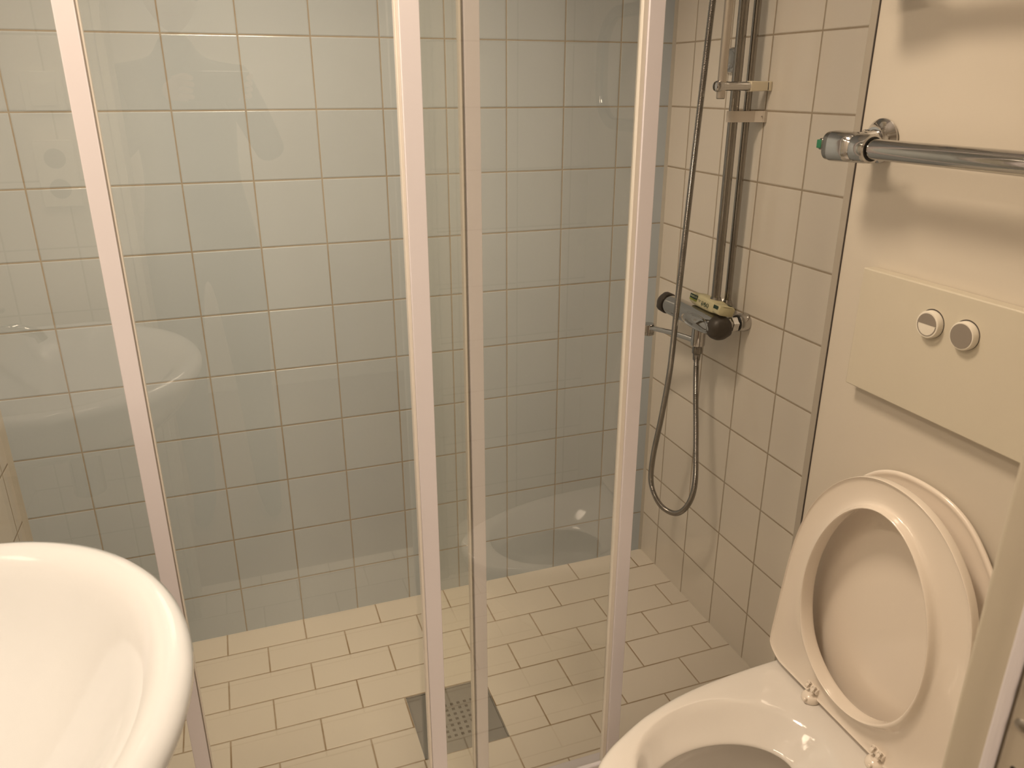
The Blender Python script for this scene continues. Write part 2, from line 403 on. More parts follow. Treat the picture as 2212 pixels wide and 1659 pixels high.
b = bmesh.new(); box(b, DX0, DX1, DY0, DY1, -0.06, -0.055); build('drain_pan', b, simple('dark_drain_pan', (0.10, 0.085, 0.06), 0.4, noise=0.3), dn, smooth=False)

# ------------------------------------------------------------------ shower screen
YG = (-0.728, -0.745, -0.770)     # rear fixed pane, middle door, front door
ZB, ZT = 0.045, 1.90
def glass_panel(name, label, x0, x1, y, gap0=0, gap1=0):
    t = thing(name, label, 'shower door', ((x0+x1)/2, y, 0))
    b = bmesh.new(); box(b, x0, x1, y-.0025, y+.0025, ZB, ZT)
    g = build('glass_pane', b, M['glass'], t, smooth=False)
    b = bmesh.new(); box(b, x0, x1, y-.007, y+.007, ZB-.012, ZB+.012); build('bottom_rail', b, M['enamel'], t, bevel=.002)
    b = bmesh.new(); box(b, x0, x1, y-.007, y+.007, ZT-.012, ZT+.012); build('top_rail', b, M['enamel'], t, bevel=.002)
    return t
def post(t, name, x0, x1, y, dep=.009, lip=None, lab=None):
    b = bmesh.new(); box(b, x0, x1, y-dep, y+dep, ZB-.014, ZT+.014)
    o = build(name, b, M['enamel'], t, bevel=.0012, seg=2, label=lab)
    if lip:
        b = bmesh.new(); box(b, lip[0], lip[1], y-dep+.003, y+dep-.002, ZB-.012, ZT+.012)
        build('edge_strip', b, M['profile_edge'], o, bevel=.0008)
    return o
# fixed pane on the left, its post is hidden behind the wash basin
tA = glass_panel('shower_screen', 'clear fixed glass panel of the shower screen, leftmost, behind the wash basin', XL+.012, -1.2595, YG[0])
post(tA, 'wall_post', XL+.001, XL+.024, YG[0])
# middle door: wide post on its left, narrow post on its right (seen through the front pane)
tB = glass_panel('shower_door', 'widest clear glass shower door, between the leftmost white post and the middle posts', -1.2595, -0.779, YG[1])
pb = post(tB, 'frame_post', -1.2815, -1.2575, YG[1])
b = bmesh.new(); box(b, -1.2574, -1.2560, YG[1]-.007, YG[1]+.004, ZB-.01, ZT+.01); build('rubber_seal', b, M['seal'], pb)
b = bmesh.new(); box(b, -1.2559, -1.2540, YG[1]-.006, YG[1]+.004, ZB-.01, ZT+.01); build('edge_strip', b, M['profile_edge'], pb)
pc = post(tB, 'frame_post', -0.7795, -0.7565, YG[1], .008, (-0.7865, -0.7828))
b = bmesh.new(); box(b, -0.7826, -0.7800, YG[1]-.002, YG[1]+.004, ZB-.01, ZT+.01); build('rubber_seal', b, M['seal'], pc)
# front door: wide post on the left, slim post on the right beside the open entrance
tC = glass_panel('shower_door', 'clear glass shower door right of the widest white post, nearest the open shower entrance', -0.850, -0.506, YG[2])
post(tC, 'frame_post', -0.8755, -0.8475, YG[2], .009, (-0.8805, -0.8755))
post(tC, 'frame_post', -0.5065, -0.4800, YG[2], .009, (-0.5150, -0.5065))
for t in (tA, tB, tC): pass
b = bmesh.new(); box(b, XL+.001, -0.30, -0.800, -0.716, 0, .024)
tag(build('floor_track', b, M['enamel'], None, bevel=.004, seg=3), 'low white track on the floor under the glass shower doors', 'rail')
b = bmesh.new(); box(b, XL+.001, -0.001, -0.792, -0.716, ZT+.018, ZT+.063)
tag(build('head_track', b, M['enamel'], None, bevel=.004, seg=3), 'white track above the glass shower doors', 'rail')

# ------------------------------------------------------------------ thermostatic mixer on the right wall
MX, MZ = -0.075, 0.862
mx = thing('shower_mixer', 'chrome thermostatic shower mixer with dark grey end caps on white tiles', 'mixer tap', (0, -0.33, MZ))
b = bmesh.new()
lathe(b, (MX, -0.184, MZ), (0, -1, 0), [(0, .021), (.004, .0235), (.02, .0250), (.12, .0262), (.205, .0265), (.216, .0255), (.219, .022)], 48)
build('body', b, M['chrome'], mx)
# raised oval control panel on the front of the body
b = bmesh.new()
n = 40; rings = []
for k, (s, h) in enumerate(((1.02, -.001), (1.0, .0022), (.95, .0036), (.88, .0036), (.82, .0008), (.76, .0004), (.66, .0016), (.0, .0030))):
    rg = []
    for i in range(n):
        a = 2*PI*i/n; yy = -0.350 + .064*s*math.cos(a); ang = math.radians(-4) + math.radians(43)*s*math.sin(a)
        rad = .0262 + h
        rg.append(Vector((MX - rad*math.cos(ang), yy, MZ + rad*math.sin(ang))))
    rings.append(rg)
loft(b, rings, cap0=False); build('control_oval', b, M['chrome'], mx)
def cap_knob(y, s):
    b = bmesh.new()
    Rg = []
    for h, rr, nud in ((0, .0280, 0), (.004, .0298, .03), (.014, .0292, .08), (.023, .0258, .12), (.030, .0190, .12), (.0335, .009, .05), (.034, 0.0001, 0)):
        rr *= 1.0 if s < 0 else .90
        ring = []
        for i in range(60):
            a = 2*PI*i/60
            k = 1 + nud*(max(0, math.cos(3*(a - PI/2)))**3)
            ring.append(Vector((MX + rr*k*math.cos(a), y + s*h, MZ + rr*k*math.sin(a))))
        Rg.append(ring)
    loft(b, Rg); return build('end_cap', b, M['knob'], mx, label='dark grey end cap')
cap_knob(-0.402, -1); cap_knob(-0.186, 1)
for y in (-0.408, -0.256):
    b = bmesh.new()
    lathe(b, (-0.0005, y, MZ+.006), (-1, 0, 0), [(0, .0215), (.003, .0222), (.014, .0218), (.021, .0200), (.024, .0180)], 40)
    cp = build('wall_coupling', b, M['chrome'], mx)
    b = bmesh.new(); lathe(b, (-0.024, y, MZ+.005), (-1, 0, 0), [(0, .0185), (.004, .0185)], 32); build('gasket', b, M['blackrubber'], cp)
    b = bmesh.new(); lathe(b, (-0.028, y, MZ+.004), (-1, 0, 0), [(0, .0165), (.001, .0185), (.016, .0185), (.018, .016), (.030, .0145)], 6); build('hex_nut', b, M['chrome'], cp, bevel=.0006)
b = bmesh.new()
lathe(b, (MX, -0.330, MZ-.018), (0, 0, -1), [(0, .0165), (.045, .0172), (.049, .0165), (.051, .014)], 36)
build('outlet', b, M['chrome'], mx)
b = bmesh.new(); lathe(b, (MX, -0.330, MZ-.068), (0, 0, -1), [(0, .0115), (.006, .0120), (.010, .0120)], 32); build('threaded_nipple', b, M['chrome_worn'], mx)
# swivelling spout
sa = Vector((MX, -0.330, 0.806)); sb = Vector((-0.123, -0.172, 0.800))
dirn = (sb-sa).normalized(); side = dirn.cross(Vector((0, 0, 1))).normalized()
b = bmesh.new(); rings = []
for k in range(13):
    t = k/12; p = sa.lerp(sb, t); wd = .0078 + .003*(abs(2*t-1))**2; ht = .0052 + .002*(1-t)
    p = p + Vector((0, 0, .003*math.sin(PI*t)))
    rings.append([p + side*(wd*math.copysign(abs(math.cos(a))**.6, math.cos(a))) + Vector((0, 0, ht*math.copysign(abs(math.sin(a))**.6, math.sin(a)))) for a in [2*PI*i/20 for i in range(20)]])
loft(b, rings); sp = build('spout', b, M['chrome'], mx)
b = bmesh.new(); lathe(b, sb + Vector((0, 0, .010)), (0, 0, -1), [(0, .0145), (.0015, .0160), (.020, .0160), (.0203, .0150), (.0215, .0150), (.0218, .0160), (.028, .0160), (.0295, .014), (.0295, .010), (.027, .0095)], 36)
build('spout_nozzle', b, M['chrome'], sp)

# hose: rises out of the picture, hangs in a loop and ends under the mixer
HP = [(-0.078, -0.332, 0.758), (-0.081, -0.340, 0.70), (-0.086, -0.372, 0.62), (-0.092, -0.392, 0.54), (-0.100, -0.405, 0.455), (-0.105, -0.385, 0.389),
      (-0.110, -0.335, 0.340), (-0.117, -0.283, 0.334), (-0.125, -0.250, 0.375), (-0.130, -0.258, 0.463), (-0.132, -0.284, 0.595), (-0.136, -0.307, 0.728),
      (-0.140, -0.322, 0.893), (-0.147, -0.349, 1.078), (-0.150, -0.367, 1.241), (-0.150, -0.378, 1.418), (-0.150, -0.388, 1.547), (-0.145, -0.398, 1.70), (-0.135, -0.402, 1.80)]
HPX = [(1504,790,-.078),(1503,850,-.081),(1503.5,950,-.088),(1501,1045,-.098),(1485,1092,-.104),(1458,1109,-.109),(1426,1090,-.116),(1407,1045,-.124),(1411,985,-.130),(1429,900,-.133),(1447,800,-.136),(1462,668,-.140),(1481,500,-.147),(1500,335,-.150),(1522,150,-.150),(1540,0,-.150)]
def from_pixel(u, v, x):
    dd = Vector(R_ROWS[0])*((u-1106)/FPX) + Vector(R_ROWS[1])*((v-829.5)/FPX) + Vector(R_ROWS[2])
    return CAM + dd*((x-CAM.x)/dd.x)
HP = [Vector((-0.0755, -0.331, 0.776))] + [from_pixel(*q) for q in HPX] + [Vector((-0.145, -0.398, 1.70)), Vector((-0.122, -0.402, 1.80))]
b = bmesh.new(); pts = catmull(HP, 0.0007)
tube(b, pts, lambda i: .0066 + (.0006 if (i % 4) in (0, 1) else -.0008), 14)
tag(build('shower_hose', b, M['chrome_worn'], None, angle=None), 'ribbed metal shower hose hanging in a loop in front of the mixer', 'hose')
hose_ob = C.objects['shower_hose']
b = bmesh.new(); lathe(b, (-0.0753, -0.3305, 0.786), (0, 0, -1), [(0, .0115), (.002, .0122), (.011, .0122), (.013, .0095), (.028, .0088), (.030, .0075)], 24)
build('hose_nut', b, M['chrome_worn'], hose_ob, label='chrome end nut of the hose')

# water pipes
for (x, y, r_, z0, lab) in ((-0.065, -0.372, .0105, 0.915, 'thicker chrome water pipe, further from the tiles, rising behind the soap packet'),
                            (-0.030, -0.370, .0080, 0.905, 'thinner chrome water pipe running up close against the white tiles')):
    t = thing('water_pipe', lab, 'pipe', (x, y, z0), 'pair of upright water pipes')
    b = bmesh.new(); lathe(b, (x, y, z0+.008), (0, 0, 1), [(0, r_), (1.9-z0, r_)], 28); build('tube', b, M['pipechrome'], t)
    b = bmesh.new()
    lathe(b, (x, y, z0-.020), (0, 0, 1), [(0, r_+.002), (.006, r_+.0045), (.015, r_+.0055), (.019, r_+.0048), (.030, r_+.0006)], 28)
    build('cone_nut', b, M['chrome_worn'], t)
# white clip round both pipes
b = bmesh.new(); rings = []
out_ = []; rr = .0145
path = [(-0.0005, -0.402), (-0.007, -0.402), (-0.012, -0.3965), (-0.020, -0.3880)]
path += [(-0.065 - rr*math.sin(math.radians(a)), -0.372 - rr*math.cos(math.radians(a))) for a in range(0, 181, 20)]
path += [(-0.030, -0.3575), (-0.012, -0.3575), (-0.0005, -0.3575)]
inner = []
for i, (px, py) in enumerate(path):
    cx, cy = -0.05, -0.372
    dx, dy = cx-px, cy-py; L = math.hypot(dx, dy); inner.append((px+dx/L*.003, py+dy/L*.003))
sec = [(p[0], p[1]) for p in path] + [(p[0], p[1]) for p in reversed(inner)]
A = [b.verts.new((p[0], p[1], 1.313)) for p in sec]; B = [b.verts.new((p[0], p[1], 1.336)) for p in sec]
bridge(b, A, B)
k = len(path)
for i in range(k-1):
    j0, j1 = len(sec)-1-i, len(sec)-2-i
    b.faces.new((A[i], A[i+1], A[j1], A[j0])); b.faces.new((B[i], B[i+1], B[j1], B[j0]))
cl = build('pipe_clamp', b, M['clamp'], None, bevel=.001)
tag(cl, 'white plastic pipe clamp around both upright pipes', 'clamp')
b = bmesh.new(); lathe(b, (-0.012, -0.3990, 1.325), (-.5, -.85, 0), [(0.002, .0016), (.0032, .0012), (.0034, 0)], 12); build('screw', b, M['steel'], cl)

# shower rail (satin tube) with its lower holder
sr = thing('shower_rail', 'satin grey upright shower rail tube held by a chrome arm', 'rail', (-0.12, -0.40, 1.385))
b = bmesh.new(); lathe(b, (-0.12, -0.40, 1.362), (0, 0, 1), [(0, .0086), (.0015, .0092), (.54, .0092)], 28); build('tube', b, M['satin'], sr)
b = bmesh.new(); lathe(b, (-0.12, -0.40, 1.3625), (0, 0, -1), [(0, .0084), (.0016, .0080)], 24); build('end_plug', b, M['blackrubber'], sr)
b = bmesh.new(); lathe(b, (-0.136, -0.400, 1.3855), (1, 0, 0), [(-.001, .004), (0, .0085), (.003, .0108), (.010, .0118), (.018, .0116), (.026, .0098), (.032, .0090), (.080, .0090), (.085, .0075)], 28)
arm = build('holder_arm', b, M['chrome'], sr)
b = bmesh.new(); box(b, -0.0530, -0.0105, -0.409, -0.391, 1.3765, 1.3950)
for v in b.verts:
    if v.co.x < -0.04: v.co.z += -.0015 if v.co.z < 1.385 else .0012
build('wall_block', b, M['ivory'], arm, bevel=.0015)
b = bmesh.new(); box(b, -0.0085, -0.0005, -0.409, -0.391, 1.3760, 1.3955); build('wall_foot', b, M['ivory'], arm, bevel=.0018)
b = bmesh.new(); box(b, -0.0105, -0.0083, -0.4075, -0.3925, 1.378, 1.3935); build('gap_ring', b, M['blackrubber'], arm)
# round chrome rosette behind the rail
b = bmesh.new(); lathe(b, (-0.0005, -0.258, 1.440), (-1, 0, 0), [(0, .0265), (.004, .0275), (.008, .0250), (.0095, .021), (.006, .016), (.005, 0)], 40)
tag(build('wall_rosette', b, M['chrome'], None), 'round chrome wall rosette partly hidden behind the satin shower rail', 'wall plate')

# soap packet lying on the mixer
sc = Vector((-0.066, -0.356, 0.9035))
yaw = math.radians(5); ax = Vector((math.sin(yaw)*-1, -math.cos(yaw), 0.02)).normalized()   # long axis, towards the front wall
tiltv = Vector((-math.cos(yaw), math.sin(yaw), 0.0)); tiltv = (tiltv - ax*tiltv.dot(ax)).normalized()
upv = ax.cross(tiltv); upv = upv if upv.z > 0 else -upv
rot_ = Matrix.Rotation(math.radians(-12), 3, ax); tiltv = rot_ @ tiltv; upv = rot_ @ upv
def SP(l, w_, h): return sc + ax*l + tiltv*w_ + upv*h
so = thing('soap_packet', 'pale yellow wrapped soap bar with dark green print lying on the mixer', 'soap', tuple(sc))
b = bmesh.new(); rings = []
for l, w_, h in ((-.0735, .004, .003), (-.072, .015, .010), (-.066, .0195, .0125), (-.05, .0205, .0152), (0, .0210, .0156), (.030, .0205, .0150), (.041, .0195, .0138), (.0435, .0170, .0105), (.048, .0205, .0125), (.073, .0205, .0118), (.0745, .0190, .0100)):
    rings.append([SP(l + .0012*math.sin(5*a), w_*math.copysign(abs(math.cos(a))**.45, math.cos(a)), h*math.copysign(abs(math.sin(a))**.55, math.sin(a))) for a in [2*PI*i/28 for i in range(28)]])
loft(b, rings); wr = build('wrapper', b, M['soapwrap'], so, angle=50)
def decal(l0, l1, v0, v1, mat, name, par=None, side='front', lift=.0006, lab=None):
    """thin printed patch; 'front' is the face towards the room, v runs up it"""
    b = bmesh.new(); q = []
    for l, v in ((l0, v0), (l1, v0), (l1, v1), (l0, v1)):
        if side == 'front': q.append(SP(l, .0208+lift+ (0.0004 if l>.04 else 0), v))
        else: q.append(SP(l, v, (.0156 if l < .04 else .0125)+lift))
    for a, c in (((0), (.0004)),):
        nrm = (q[1]-q[0]).cross(q[3]-q[0]).normalized()
        A = [b.verts.new(p) for p in q]; B = [b.verts.new(p + nrm*.0003) for p in q]
        bridge(b, A, B); b.faces.new(A); b.faces.new(B)
    return build(name, b, mat, wr, smooth=False, label=lab)
# front face prints
d1 = decal(-.066, -.030, -.0005, .0100, M['soapgreen'], 'brand_panel')
decal(-.066, -.031, -.0045, -.0008, M['soaplime'], 'lime_stripe')
decal(-.025, -.012, .0020, .0028, M['print'], 'small_print'); decal(-.021, -.014, -.0012, -.0005, M['print'], 'small_print')
def disc(l, v, r_, mat, lift=.0006, name='symbol', n=24, inner=0):
    b = bmesh.new(); c = SP(l, .0208+lift, v)
    A = [b.verts.new(c + ax*(r_*math.cos(2*PI*i/n)) + upv*(r_*math.sin(2*PI*i/n))) for i in range(n)]
    nrm = tiltv
    B = [b.verts.new(v_.co + nrm*.0003) for v_ in A]
    bridge(b, A, B); b.faces.new(B); b.faces.new(A)
    return build(name, b, mat, wr, smooth=False)
for l, kk in ((-.003, 0), (.0095, 1), (.0215, 2)):
    disc(l, -.0018, .0054, M['soapgreen']); disc(l, -.0018, .0044, M['soapwrap'], .0010); 
    if kk == 0: disc(l+.0003, -.0030, .0024, M['soapgreen'], .0014); disc(l, .0003, .0012, M['soapgreen'], .0014)
    if kk == 1: disc(l, -.0008, .0030, M['soapgreen'], .0014); disc(l, -.0042, .0012, M['soapgreen'], .0014)
    if kk == 2: disc(l-.0008, -.0018, .0032, M['soapgreen'], .0014); disc(l+.0008, -.0012, .0016, M['soapwrap'], .0018)
decal(.0495, .0700, .0005, .0085, M['soapgreen'], 'green_label', lift=.0002)
decal(.0590, .0720, -.0130, -.0060, M['soapgreen'], 'green_label', side='top')
# lettering
cu = bpy.data.curves.new('brand_lettering', 'FONT'); cu.body = 'PALMOLIVE'; cu.size = .0062; cu.extrude = .0002; cu.align_x = 'CENTER'; cu.align_y = 'CENTER'
cu.materials.append(M['soaptext'])
tx = bpy.data.objects.new('brand_lettering', cu); C.objects.link(tx); tx.parent = wr
cc = SP(-.0475, .0208+.0013, .0048) - Vector(so.location)
zz = tiltv; xx = ax; yy = zz.cross(xx).normalized()
if yy.z < 0: yy = -yy; 
mm = Matrix((xx, yy, xx.cross(yy))).transposed().to_4x4(); mm.translation = cc
text_mesh(tx, mm)

# ------------------------------------------------------------------ chrome towel rail on the cistern wall
BX, BZ = -0.272, 1.306
gr = thing('towel_rail', 'polished chrome rail tube over the toilet with green button on its end cap', 'rail', (XB, -0.945, 1.31))
b = bmesh.new(); lathe(b, (XB-.0005, -0.944, 1.312), (-1, 0, 0), [(0, .0300), (.0025, .0315), (.0045, .0312), (.010, .0255), (.015, .0205), (.018, .0195)], 56)
fl = build('wall_flange', b, M['chrome'], gr)
for a in (108, 228, 348):
    p = Vector((XB-.0075, -0.944 + .0235*math.cos(math.radians(a)), 1.312 + .0235*math.sin(math.radians(a))))
    b = bmesh.new(); lathe(b, p, (-1, 0, 0), [(-.003, .0046), (.004, .0048), (.0062, .0034), (.0068, 0)], 20); build('screw', b, M['steel'], fl)
b = bmesh.new(); lathe(b, (XB-.010, -0.944, 1.312), (BX+.005-(XB-.010), 0, BZ-1.312), [(0, .0175), (.02, .0165), (.055, .0175)], 36); build('neck', b, M['chrome'], gr)
b = bmesh.new(); rings = []
def rail_ring(y, ry, rz, e, zc=BZ):
    return [Vector((BX + ry*math.copysign(abs(math.cos(a))**e, math.cos(a)), y, zc + rz*math.copysign(abs(math.sin(a))**e, math.sin(a)))) for a in [2*PI*i/40 for i in range(40)]]
prof = [(-0.9345, .0205, .0205, .62), (-0.9350, .0215, .0215, .62), (-0.962, .0215, .0208, .66), (-0.971, .0212, .0204, .75), (-0.976, .0190, .0188, .85), (-0.981, .0206, .0202, .95), (-0.998, .0200, .0200, 1.0), (-1.002, .0192, .0192, 1.0), (-1.0030, .0165, .0165, 1.0), (-0.998, .0160, .0160, 1.0)]
for q in prof: rings.append(rail_ring(*q))
loft(b, rings); hb = build('housing', b, M['chrome'], gr)
b = bmesh.new(); rings = [rail_ring(y, r1, r2, e) for y, r1, r2, e in ((-0.9342, .0202, .0202, .6), (-0.9255, .0200, .0200, .6), (-0.9220, .0180, .0180, .6), (-0.9215, .001, .001, .6))]
loft(b, rings); ec = build('end_cap', b, M['chrome_worn'], gr, label='grey chrome end cap')
b = bmesh.new(); box(b, BX-.0205, BX-.011, -0.9230, -0.9135, BZ-.004, BZ+.008); build('button', b, M['green'], ec, bevel=.001, label='green push button')
b = bmesh.new(); box(b, BX-.0195, BX-.003, -0.9250, -0.9165, BZ-.006, BZ+.010); build('button_collar', b, M['chrome_worn'], ec, bevel=.002)
b = bmesh.new(); lathe(b, (BX, -0.997, BZ), (0, -1, 0), [(0, .0158), (.0055, .0158)], 32); build('black_ring', b, M['blackrubber'], gr)
b = bmesh.new(); rr_ = .08; ZU = 1.535
rp = [Vector((BX, -0.998, BZ)), Vector((BX, -1.32, BZ))]
rp += [Vector((BX, -1.32 - rr_*math.sin(math.radians(a)), BZ + rr_ - rr_*math.cos(math.radians(a)))) for a in range(6, 91, 6)]
rp += [Vector((BX, -1.32 - rr_*math.cos(math.radians(a)), ZU - rr_ + rr_*math.sin(math.radians(a)))) for a in range(0, 91, 6)]
rp += [Vector((BX, -0.998, ZU))]
tube(b, rp, .0138, 40); build('bar', b, M['chrome'], gr)
cu = bpy.data.curves.new('stamped_lettering', 'FONT'); cu.body = 'MAX'; cu.size = .0085; cu.extrude = .0002; cu.align_x = 'CENTER'; cu.align_y = 'CENTER'
cu.materials.append(M['print'])
tx = bpy.data.objects.new('stamped_lettering', cu); C.objects.link(tx); tx.parent = hb
a_ = math.radians(12)
nrm = Vector((-math.sin(a_), 0, math.cos(a_))); xx = Vector((0, -1, 0)); yy = nrm.cross(xx)
mm = Matrix((xx, yy, nrm)).transposed().to_4x4(); mm.translation = Vector((-0.236, -0.951, 1.3275)) - Vector(gr.location); text_mesh(tx, mm)
# upper wall support, just above the picture
b = bmesh.new(); lathe(b, (XB-.0005, -0.947, ZU+.006), (-1, 0, 0), [(0, .0300), (.0025, .0315), (.0045, .0312), (.010, .0255), (.015, .0205), (.066, .0175)], 48); build('wall_flange', b, M['chrome'], gr)
b = bmesh.new(); loft(b, [rail_ring(*q, zc=ZU) for q in prof]); build('housing', b, M['chrome'], gr)

# ------------------------------------------------------------------ flush plate
fp = thing('flush_plate', 'cream rectangular toilet flush plate with two round buttons', 'flush plate', (XB, -1.137, 1.04))
b = bmesh.new()
x0, x1 = XB-.0005, XB-.0210
A = [b.verts.new((x0, y, z)) for y, z in ((-0.974, .951), (-1.300, .951), (-1.300, 1.131), (-0.970, 1.131))]
B = [b.verts.new((x1, y, z)) for y, z in ((-0.969, .945), (-1.305, .945), (-1.305, 1.131), (-0.969, 1.131))]
bridge(b, A, B); b.faces.new(A); b.faces.new(B)
pl = build('plate', b, M['plateplastic'], fp, bevel=.0022, seg=3)
for yb, half in ((-1.1085, True), (-1.1645, False)):
    b = bmesh.new(); lathe(b, (XB-.0206, yb, 1.0812), (-1, 0, 0), [(0, .0203), (.0007, .0203)], 40); build('button_gap', b, M['darkline'], fp)
    b = bmesh.new(); lathe(b, (XB-.0200, yb, 1.0805), (-1, 0, 0), [(0, .0194), (.0085, .0191), (.0102, .0180), (.0105, .0165), (.0105, 0)], 44); bt = build('push_button', b, M['buttonplastic'], fp)
    def seg(bm, r0, a0, a1, xx0, xx1, nn=30):
        pts2 = [(r0*math.cos(math.radians(a0 + (a1-a0)*i/nn)), r0*math.sin(math.radians(a0+(a1-a0)*i/nn))) for i in range(nn+1)]
        A = [bm.verts.new((xx0, yb+p, 1.0805+q)) for p, q in pts2]; B = [bm.verts.new((xx1, yb+p, 1.0805+q)) for p, q in pts2]
        bridge(bm, A, B); bm.faces.new(A); bm.faces.new(B)
    b = bmesh.new()
    if half:
        seg(b, .0158, 2, 178, XB-.0303, XB-.0310)
        # thin ring round the lower half
        n = 30
        L = [[b.verts.new((x_, yb + rr*math.cos(math.radians(180+180*i/n)), 1.0805 + rr*math.sin(math.radians(180+180*i/n)))) for i in range(n+1)] for rr, x_ in ((.0158, XB-.0303), (.0158, XB-.0310), (.0147, XB-.0310), (.0147, XB-.0303))]
        for Aa, Bb in zip(L, L[1:]+L[:1]):
            for i in range(n): b.faces.new((Aa[i], Aa[i+1], Bb[i+1], Bb[i]))
        build('button_face', b, M['greydisc'], bt, smooth=False, label='grey half-moon mark of the small flush')
    else:
        seg(b, .0165, 0, 354, XB-.0303, XB-.0310, 40); build('button_face', b, M['greydisc'], bt, smooth=False, label='solid grey disc of the full flush')

# ------------------------------------------------------------------ toilet
Y0 = -1.133
tl = thing('toilet', 'cream wall-hung toilet with seat ring and lid both raised', 'toilet', (XB, Y0, 0))
half = [(-.2005, .178), (-.21, .184), (-.26, .184), (-.31, .182), (-.36, .179), (-.40, .176), (-.44, .171), (-.485, .163), (-.525, .152), (-.56, .141), (-.59, .128), (-.64, .103), (-.67, .082), (-.692, .056), (-.704, .028), (-.707, 0)]
oc = [(x, h_) for x, h_ in half] + [(x, -h_) for x, h_ in reversed(half[:-1])]
NT = 96
O = resample([(x, Y0+h_, 0) for x, h_ in oc], NT)
def ellipse_like(cx, cy, a, bb, z, e=1.0, back_flat=None):
    """ring whose points match O by direction"""
    out = []
    for p in O:
        th = math.atan2((p.y-cy)/bb, (p.x-cx)/a)
        out.append(Vector((cx + a*math.copysign(abs(math.cos(th))**e, math.cos(th)), cy + bb*math.copysign(abs(math.sin(th))**e, math.sin(th)), z)))
    return out
def sc_ring(s, z, cx=-.30):
    return [Vector((max(min(XB-.0005, cx+(p.x-cx)*s), -9) if p.x > -.202 else cx+(p.x-cx)*s, Y0+(p.y-Y0)*s, z)) for p in O]
def out_ring(s, z):  # scaled towards the wall, back edge stays on the wall
    return [Vector((XB-.0005 + (p.x-(XB-.0005))*s, Y0+(p.y-Y0)*(s*.75+.25), z)) for p in O]
def lerp_ring(A, B, t, z): return [Vector((a.x+(c.x-a.x)*t, a.y+(c.y-a.y)*t, z)) for a, c in zip(A, B)]
def inset(A, dd, z):
    c = Vector((-.45, Y0, 0)); out = []
    for i, p in enumerate(A):
        t = (A[(i+1) % len(A)] - A[i-1]); nn = Vector((-t.y, t.x, 0)); nn = nn.normalized() if nn.length > 0 else nn
        if nn.dot(c-p) < 0: nn = -nn
        q = p + nn*dd; 
        if p.x > -.2015: q.x = p.x
        out.append(Vector((q.x, q.y, z)))
    return out
I1 = ellipse_like(-.470, Y0, .165, .130, .397); I2 = ellipse_like(-.492, Y0, .128, .083, .352)
O2 = inset(O, .006, 0); O3 = inset(O, .016, 0)
rings = [out_ring(.40, .10), out_ring(.55, .115), out_ring(.72, .17), out_ring(.85, .25), out_ring(.95, .33), out_ring(.99, .365), lerp_ring(O, O, 0, .380), inset(O, .001, .389), inset(O, .0035, .395), inset(O, .008, .3985), inset(O, .014, .400),
         lerp_ring(O3, I1, .55, .4000), lerp_ring(O3, I1, .80, .3992), lerp_ring(I1, I1, 0, .3965), lerp_ring(I1, I2, .14, .3915), lerp_ring(I1, I2, .35, .381), lerp_ring(I1, I2, .6, .370), lerp_ring(I1, I2, .85, .3605), lerp_ring(I1, I2, .96, .356), lerp_ring(I2, I2, 0, .3525),
         lerp_ring(I2, I1, .04, .350), lerp_ring(I2, I1, .16, .349), lerp_ring(I2, I1, .45, .352), lerp_ring(I2, I1, .5, .345),
         ellipse_like(-.48, Y0, .150, .112, .30), ellipse_like(-.46, Y0, .12, .085, .235), ellipse_like(-.44, Y0, .08, .06, .19), ellipse_like(-.43, Y0, .05, .04, .17)]
b = bmesh.new(); loft(b, rings); build('bowl', b, M['toiletglaze'], tl, angle=None, sub=1)
b = bmesh.new(); bmw = [b.verts.new(p) for p in ellipse_like(-.45, Y0, .092, .066, .200)]; b.faces.new(bmw)
build('water', b, simple('toilet_water', (0.45, 0.42, 0.36), 0.02, noise=0.02), tl, smooth=False)

# seat ring and lid, each in a plane that leans back towards the wall
def plane_pt(dy, h, xb, xt, z0, dn):
    """dy across, h up the plane, dn out of it towards the room"""
    L = .435; e = Vector((xt-xb, 0, math.sqrt(max(0, L*L-(xt-xb)**2)))).normalized(); nn = Vector((-e.z, 0, e.x))
    return Vector((xb, Y0+dy, z0)) + e*h + nn*dn
hs = [(.000, .160), (.004, .172), (.014, .190), (.028, .1945), (.05, .1935), (.10, .190), (.15, .187), (.20, .183), (.24, .178), (.285, .168), (.315, .157), (.34, .144), (.365, .127), (.385, .109), (.405, .086), (.419, .061), (.428, .034), (.431, .0)]
def seat_outline(s=0.0, n=120):
    P = [(w_+s*(1 if w_ > 0 else 0), h_) for h_, w_ in hs]
    k = 1.018
    cl_ = [Vector((p[0], p[1]*k + (s if p[1] > .4 else 0), 0)) for p in P] + [Vector((-p[0]*(0.965 + .085*max(0, min(1, (p[1]-.20)/.14))), p[1]*k + (s if p[1] > .4 else 0), 0)) for p in reversed(P[:-1])]
    R_ = resample(cl_, n)
    for _ in range(6):
        Q = [p.copy() for p in R_]
        for i in range(n):
            if Q[i].y > .06: R_[i] = Q[i]*.5 + (Q[i-1] + Q[(i+1) % n])*.25
    return R_
SO = seat_outline()
SI = []
icx, icy, ia, ib = 0.006, .213, .124, .176
for p in SO:
    th = math.atan2((p.y-icy)/.24, (p.x-icx)/.19)
    egg = 1 - .10*math.sin(th)
    SI.append(Vector((icx + ia*egg*math.cos(th)*(1.0), icy + ib*math.sin(th), 0)))
def mixr(t): return [a.lerp(c, t) for a, c in zip(SO, SI)]
XB1, XT1, ZS = -0.266, -0.250, 0.4090
def seat_ring(t, dn): return [plane_pt(p.x, p.y, XB1, XT1, ZS, dn) for p in mixr(t)]
